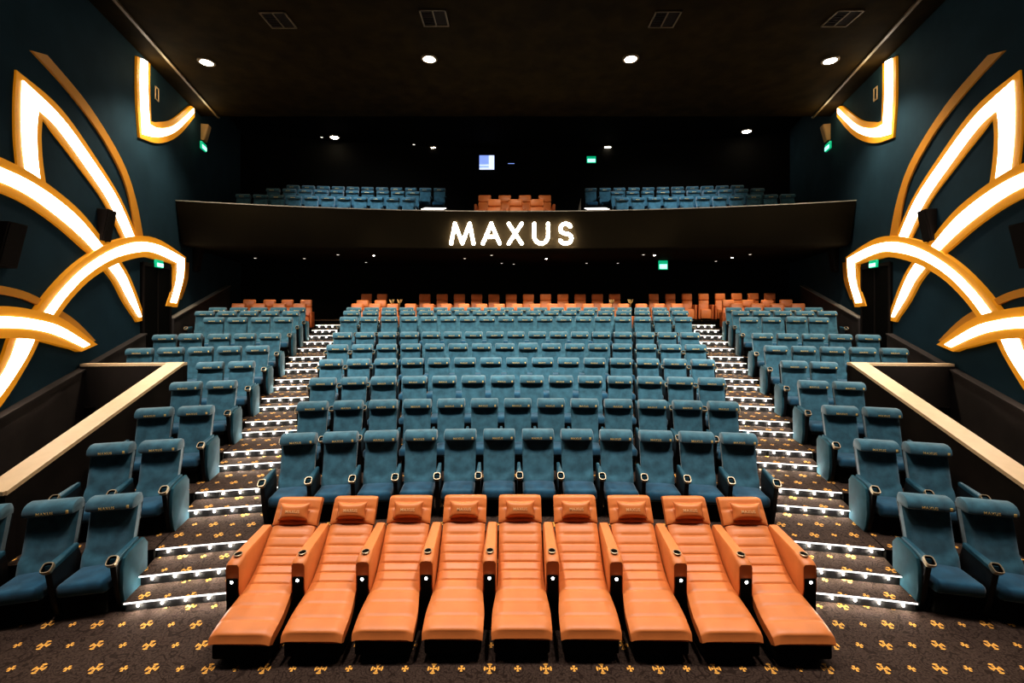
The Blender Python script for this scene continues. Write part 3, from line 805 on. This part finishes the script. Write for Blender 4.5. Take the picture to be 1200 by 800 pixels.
# ------------------------------------------------------------------ orange front recliners
def rec_meshes():
    R = {}
    O = 4.85
    prof = [(4.235, .215), (4.25, .285), (4.30, .308), (4.40, .335), (4.55, .375), (4.68, .415), (4.80, .455), (4.90, .505), (4.98, .56), (5.06, .625), (5.16, .71), (5.285, .815)]
    # smooth the profile, then puff it between the seams
    pts = catmull(prof[1:], 110)
    L = [0.0]
    for a, b in zip(pts, pts[1:]): L.append(L[-1] + math.dist(a, b))
    seams = [0, .13, .26, .375, .47, .555, .635, .715, .80, .885, .965, 1.0]
    T = L[-1]
    mb = MB(); rows = []
    nx = 14
    for k, (y, h) in enumerate(pts):
        u = L[k] / T
        for a, b in zip(seams, seams[1:]):
            if a <= u <= b + 1e-9: v = (u - a) / (b - a); break
        puff = .015 * (1 - abs(2 * v - 1) ** 9)
        i0, i1 = max(0, k - 1), min(len(pts) - 1, k + 1)
        tx, tz = pts[i1][0] - pts[i0][0], pts[i1][1] - pts[i0][1]; ln = math.hypot(tx, tz); nx_, nz_ = -tz / ln, tx / ln
        # half width: wide at the legs, narrow between the arms
        f = max(0, min(1, (y - 4.40) / .42)); f = f * f * (3 - 2 * f); w = .287 + (.244 - .287) * f
        ring = []
        for j in range(nx + 1):
            q = -1 + 2 * j / nx; ed = abs(q) ** 8
            pf = puff * (1 - ed) - .03 * ed
            ring.append(Vector((q * w, y - O + nx_ * pf, h + nz_ * pf)))
        thk = .13
        for j in (nx, 0):
            q = -1 + 2 * j / nx
            ring.append(Vector((q * w * .97, y - O - nx_ * thk, h - nz_ * thk)))
        rows.append(ring)
    # front lip
    fr = [Vector((p.x * .985, p.y - (.025 if j <= nx else 0), p.z - (.05 if j <= nx else 0))) for j, p in enumerate(rows[0])]
    rows.insert(0, fr)
    V = mb.grid(rows, closed=True); mb.bm.faces.new(V[0]); mb.bm.faces.new(V[-1])
    R['lounge_pad'] = mb.mesh('lounge_pad', 'orange', smooth=50)
    # headrest block with one cross seam
    mb = MB(); rows = []
    A = (5.285 - O, .815); B = (5.46 - O, 1.075); dx_, dz_ = B[0] - A[0], B[1] - A[1]; ln = math.hypot(dx_, dz_); nn = (-dz_ / ln, dx_ / ln)
    for k in range(25):
        u = k / 24; v = (u / .52) if u < .52 else (u - .52) / .48
        puff = .02 * (1 - abs(2 * v - 1) ** 5); rnd = .05 * max(0, (u - .85) / .15) ** 2
        ring = []
        for j in range(nx + 1):
            q = -1 + 2 * j / nx; ed = abs(q) ** 8; w = .252 - .012 * max(0, (u - .8) / .2) ** 2
            pf = puff * (1 - ed) - .03 * ed - rnd + .012
            ring.append(Vector((q * w, A[0] + dx_ * u + nn[0] * pf, A[1] + dz_ * u + nn[1] * pf)))
        for j in (nx, 0):
            q = -1 + 2 * j / nx; ring.append(Vector((q * .24, A[0] + dx_ * u - nn[0] * .12, A[1] + dz_ * u - nn[1] * .12)))
        rows.append(ring)
    V = mb.grid(rows, closed=True); mb.bm.faces.new(V[0]); mb.bm.faces.new(V[-1])
    R['headrest'] = mb.mesh('headrest', 'orange', smooth=50)
    # small pillow, standing in its own frame: x across, y up the headrest, z off it
    mb = MB(); n = 12; m_ = 8; top, bot = [], []
    for i in range(m_ + 1):
        rt, rb = [], []
        for j in range(n + 1):
            a, b = -1 + 2 * j / n, -1 + 2 * i / m_
            x = a * .170 * (1 - .10 * (1 - abs(b) ** 2)) ; y = b * .092 * (1 - .14 * (1 - abs(a) ** 2))
            z = .045 * ((1 - a ** 4) * (1 - b ** 4)) ** .6
            rt.append(Vector((x, y, z + .004))); rb.append(Vector((x, y, -z * .7)))
        top.append(rt); bot.append(rb)
    mb.grid(top); mb.grid(bot)
    bmesh.ops.remove_doubles(mb.bm, verts=mb.bm.verts, dist=.0005)
    bnd = [e for e in mb.bm.edges if e.is_boundary]
    if bnd: bmesh.ops.bridge_loops(mb.bm, edges=bnd)
    R['head_pillow'] = mb.mesh('head_pillow', 'orange', smooth=70)
    mb = MB()       # piping round the pillow
    loop = [Vector((x, y, .0)) for x, y in [(a * .170, -.092 + .0129 * (1 - a * a)) for a in (-1, -.6, -.2, .2, .6, 1)] + [(.170 - .017 * (1 - b * b), b * .092) for b in (-.4, .2, .6)] +
            [(a * .170, .092 - .0129 * (1 - a * a)) for a in (1, .6, .2, -.2, -.6, -1)] + [(-.170 + .017 * (1 - b * b), b * .092) for b in (.6, .2, -.4)]]
    rows = []
    for k, p in enumerate(loop + [loop[0]]):
        q = loop[(k + 1) % len(loop)] - loop[(k - 1) % len(loop)]; q.normalize(); s_ = Vector((q.y, -q.x, 0))
        rows.append([p + (s_ * math.cos(a) + Vector((0, 0, 1)) * math.sin(a)) * .005 for a in (0, PI / 2, PI, 1.5 * PI)])
    mb.grid(rows, closed=True); R['piping'] = mb.mesh('piping', 'orangedark')
    # arm: orange top and sides, black lower front
    mb = MB(); rows = []
    for k in range(9):
        u = k / 8; y = (5.33 + (4.70 - 5.33) * u) - O; z = .80 - .055 * u; lo = .34 - .04 * u; w = .060 + .013 * u
        if k == 8: z -= .02
        rows.append([Vector((-w, y, lo)), Vector((-w, y, z - .03)), Vector((-w * .75, y, z - .004)), Vector((0, y, z)), Vector((w * .75, y, z - .004)), Vector((w, y, z - .03)), Vector((w, y, lo))])
    last = [Vector((p.x * .9, p.y - .025, p.z - (.02 if p.z > .5 else 0))) for p in rows[-1]]
    for p in last: p.y += .0
    last = [Vector((p.x, p.y, max(p.z, .46))) for p in last]; rows[-1] = [Vector((p.x, p.y, p.z)) for p in rows[-1]]
    rows.append(last)
    V = mb.grid(rows, closed=True); mb.bm.faces.new(V[0]); mb.bm.faces.new(V[-1])
    R['armrest'] = mb.mesh('armrest', 'orange', smooth=50)
    mb = MB(); mb.box(-.066, .066, 4.70 - O, 5.33 - O, .02, .42, .015); mb.box(-.058, .058, 4.665 - O, 4.72 - O, .10, .565, .012)
    R['arm_base'] = mb.mesh('arm_base', 'black')
    mb = MB(); mb.lathe([(.030, -.02), (.036, -.005), (.042, .006), (.036, .010), (.032, .006)], 20, cap=False)
    V = mb.grid([[Vector((r * math.cos(2 * PI * k / 20), r * math.sin(2 * PI * k / 20), z)) for k in range(20)] for r, z in ((.033, .006), (.028, .002))], 1, True)
    mb.bm.faces.new(V[-1]).material_index = 1
    R['cup_holder'] = mb.mesh('cup_holder', ['champagne', 'black'])
    mb = MB(); mb.lathe([(.0001, .006), (.012, .005), (.015, 0), (.0001, 0)], 12, mtx=Matrix.Rotation(PI / 2, 4, 'X')); R['arm_light'] = mb.mesh('arm_light', 'armglow')
    mb = MB(); mb.box(-.25, .25, 4.36 - O, 5.42 - O, .0, .22, .02); mb.box(-.23, .23, 4.95 - O, 5.45 - O, .2, .50, .02)
    mb.box(-.265, .265, 4.262 - O, 4.5 - O, .06, .20, .02)
    R['base'] = mb.mesh('base', 'black')
    R['lettering'] = text_mesh('MAXUS', .045, .0015, 'pillowgold', .0006); R['lettering'].transform(Matrix.Rotation(-PI / 2, 4, 'X'))
    return R
RM = rec_meshes()
hang = math.atan2(1.075 - .815, 5.46 - 5.285)
for i in range(9):
    x = (i - 4) * .65
    t = thing('lounge_recliner', 'orange leather reclined lounger with head pillow in the front row, %s from left' % ORD[i], 'recliner', (x, 4.85 - .0022 * (i - 4) ** 2 * 2, 0), 0, 'orange front row recliners')
    for k in ('lounge_pad', 'headrest', 'base'): link(k, RM[k], t)
    pr = link('head_pillow', RM['head_pillow'], t, (0, 5.357 - 4.85 - .055, .945 + .015), (hang + .2, 0, 0))
    link('piping', RM['piping'], pr); link('lettering', RM['lettering'], pr, (0, 0, .052))
    for ax in ((-.325, .325) if i == 8 else (-.325,)):
        a = link('armrest', RM['armrest'], t, (ax, 0, 0)); link('arm_base', RM['arm_base'], a)
        link('cup_holder', RM['cup_holder'], a, (0, 4.775 - 4.85, .757), (math.radians(5), 0, 0)); link('arm_light', RM['arm_light'], a, (0, 4.662 - 4.85, .535))

# ------------------------------------------------------------------ lighting
for p in main4: spot(p - Vector((0, 0, .12)), (p.x * .9, p.y + .3, 0), 900, 120)
for x in (-5.5, -1.9, 1.9, 5.5):
    spot((x, 4.6, HC - .1), (x * .7, 5.6, 0), 760, 80, (1, .90, .78), .15)
    spot((x, 4.0, HC - .1), (x * .85, 7.4, .5), 1050, 66, (.97, .95, 1), .35, .85)
    spot((x, 4.0, HC - .1), (x * 1.1, 13.6, 1.8), 3600, 54, (.98, .96, .94), .15, .9)
for px, py in ((438, 299), (640, 303), (767, 298.6), (858, 301.4), (340, 303), (540, 300), (590, 300), (690, 300)):
    Y = F * (BB - CAMH) / (CY - py); p = at(px, py, Y); spot(p - Vector((0, 0, .1)), (p.x, p.y + .6, 0), 130, 120, (1, .82, .58), .06)
for sg in (-1, 1):
    spot((sg * 5.6, 14.8, 9.4), (sg * 5.9, 18.0, 7.2), 620, 88, (.78, .88, 1), .1)  # added cool spots, for highlights on the balcony seats
spot((0, 13.2, 9.2), (0, 16.5, 7.0), 220, 50, (1, .85, .65), .2)

for px, py in ((172, 84), (222, 136)):          # added unseen lamps that brighten the ceiling near the brackets
    for sg in (-1, 1):
        p = wall_pt(px, py, .45); l = bpy.data.lights.new('ceiling_fill', 'POINT'); l.energy = 14; l.color = (1, .80, .45); l.shadow_soft_size = .12
        o = bpy.data.objects.new('ceiling_fill', l); COL.objects.link(o); o.location = (p.x * -sg, p.y, min(p.z, HC - .35))
S.cycles.sample_clamp_indirect = 3.0
w = bpy.data.worlds.new('world'); S.world = w; w.use_nodes = True
w.node_tree.nodes['Background'].inputs[0].default_value = (.5, .45, .4, 1); w.node_tree.nodes['Background'].inputs[1].default_value = 0.004
S.view_settings.view_transform = 'Standard'; S.view_settings.look = 'Medium High Contrast'
S.cycles.use_denoising = True
S.cycles.max_bounces = 5; S.cycles.diffuse_bounces = 3; S.cycles.glossy_bounces = 2
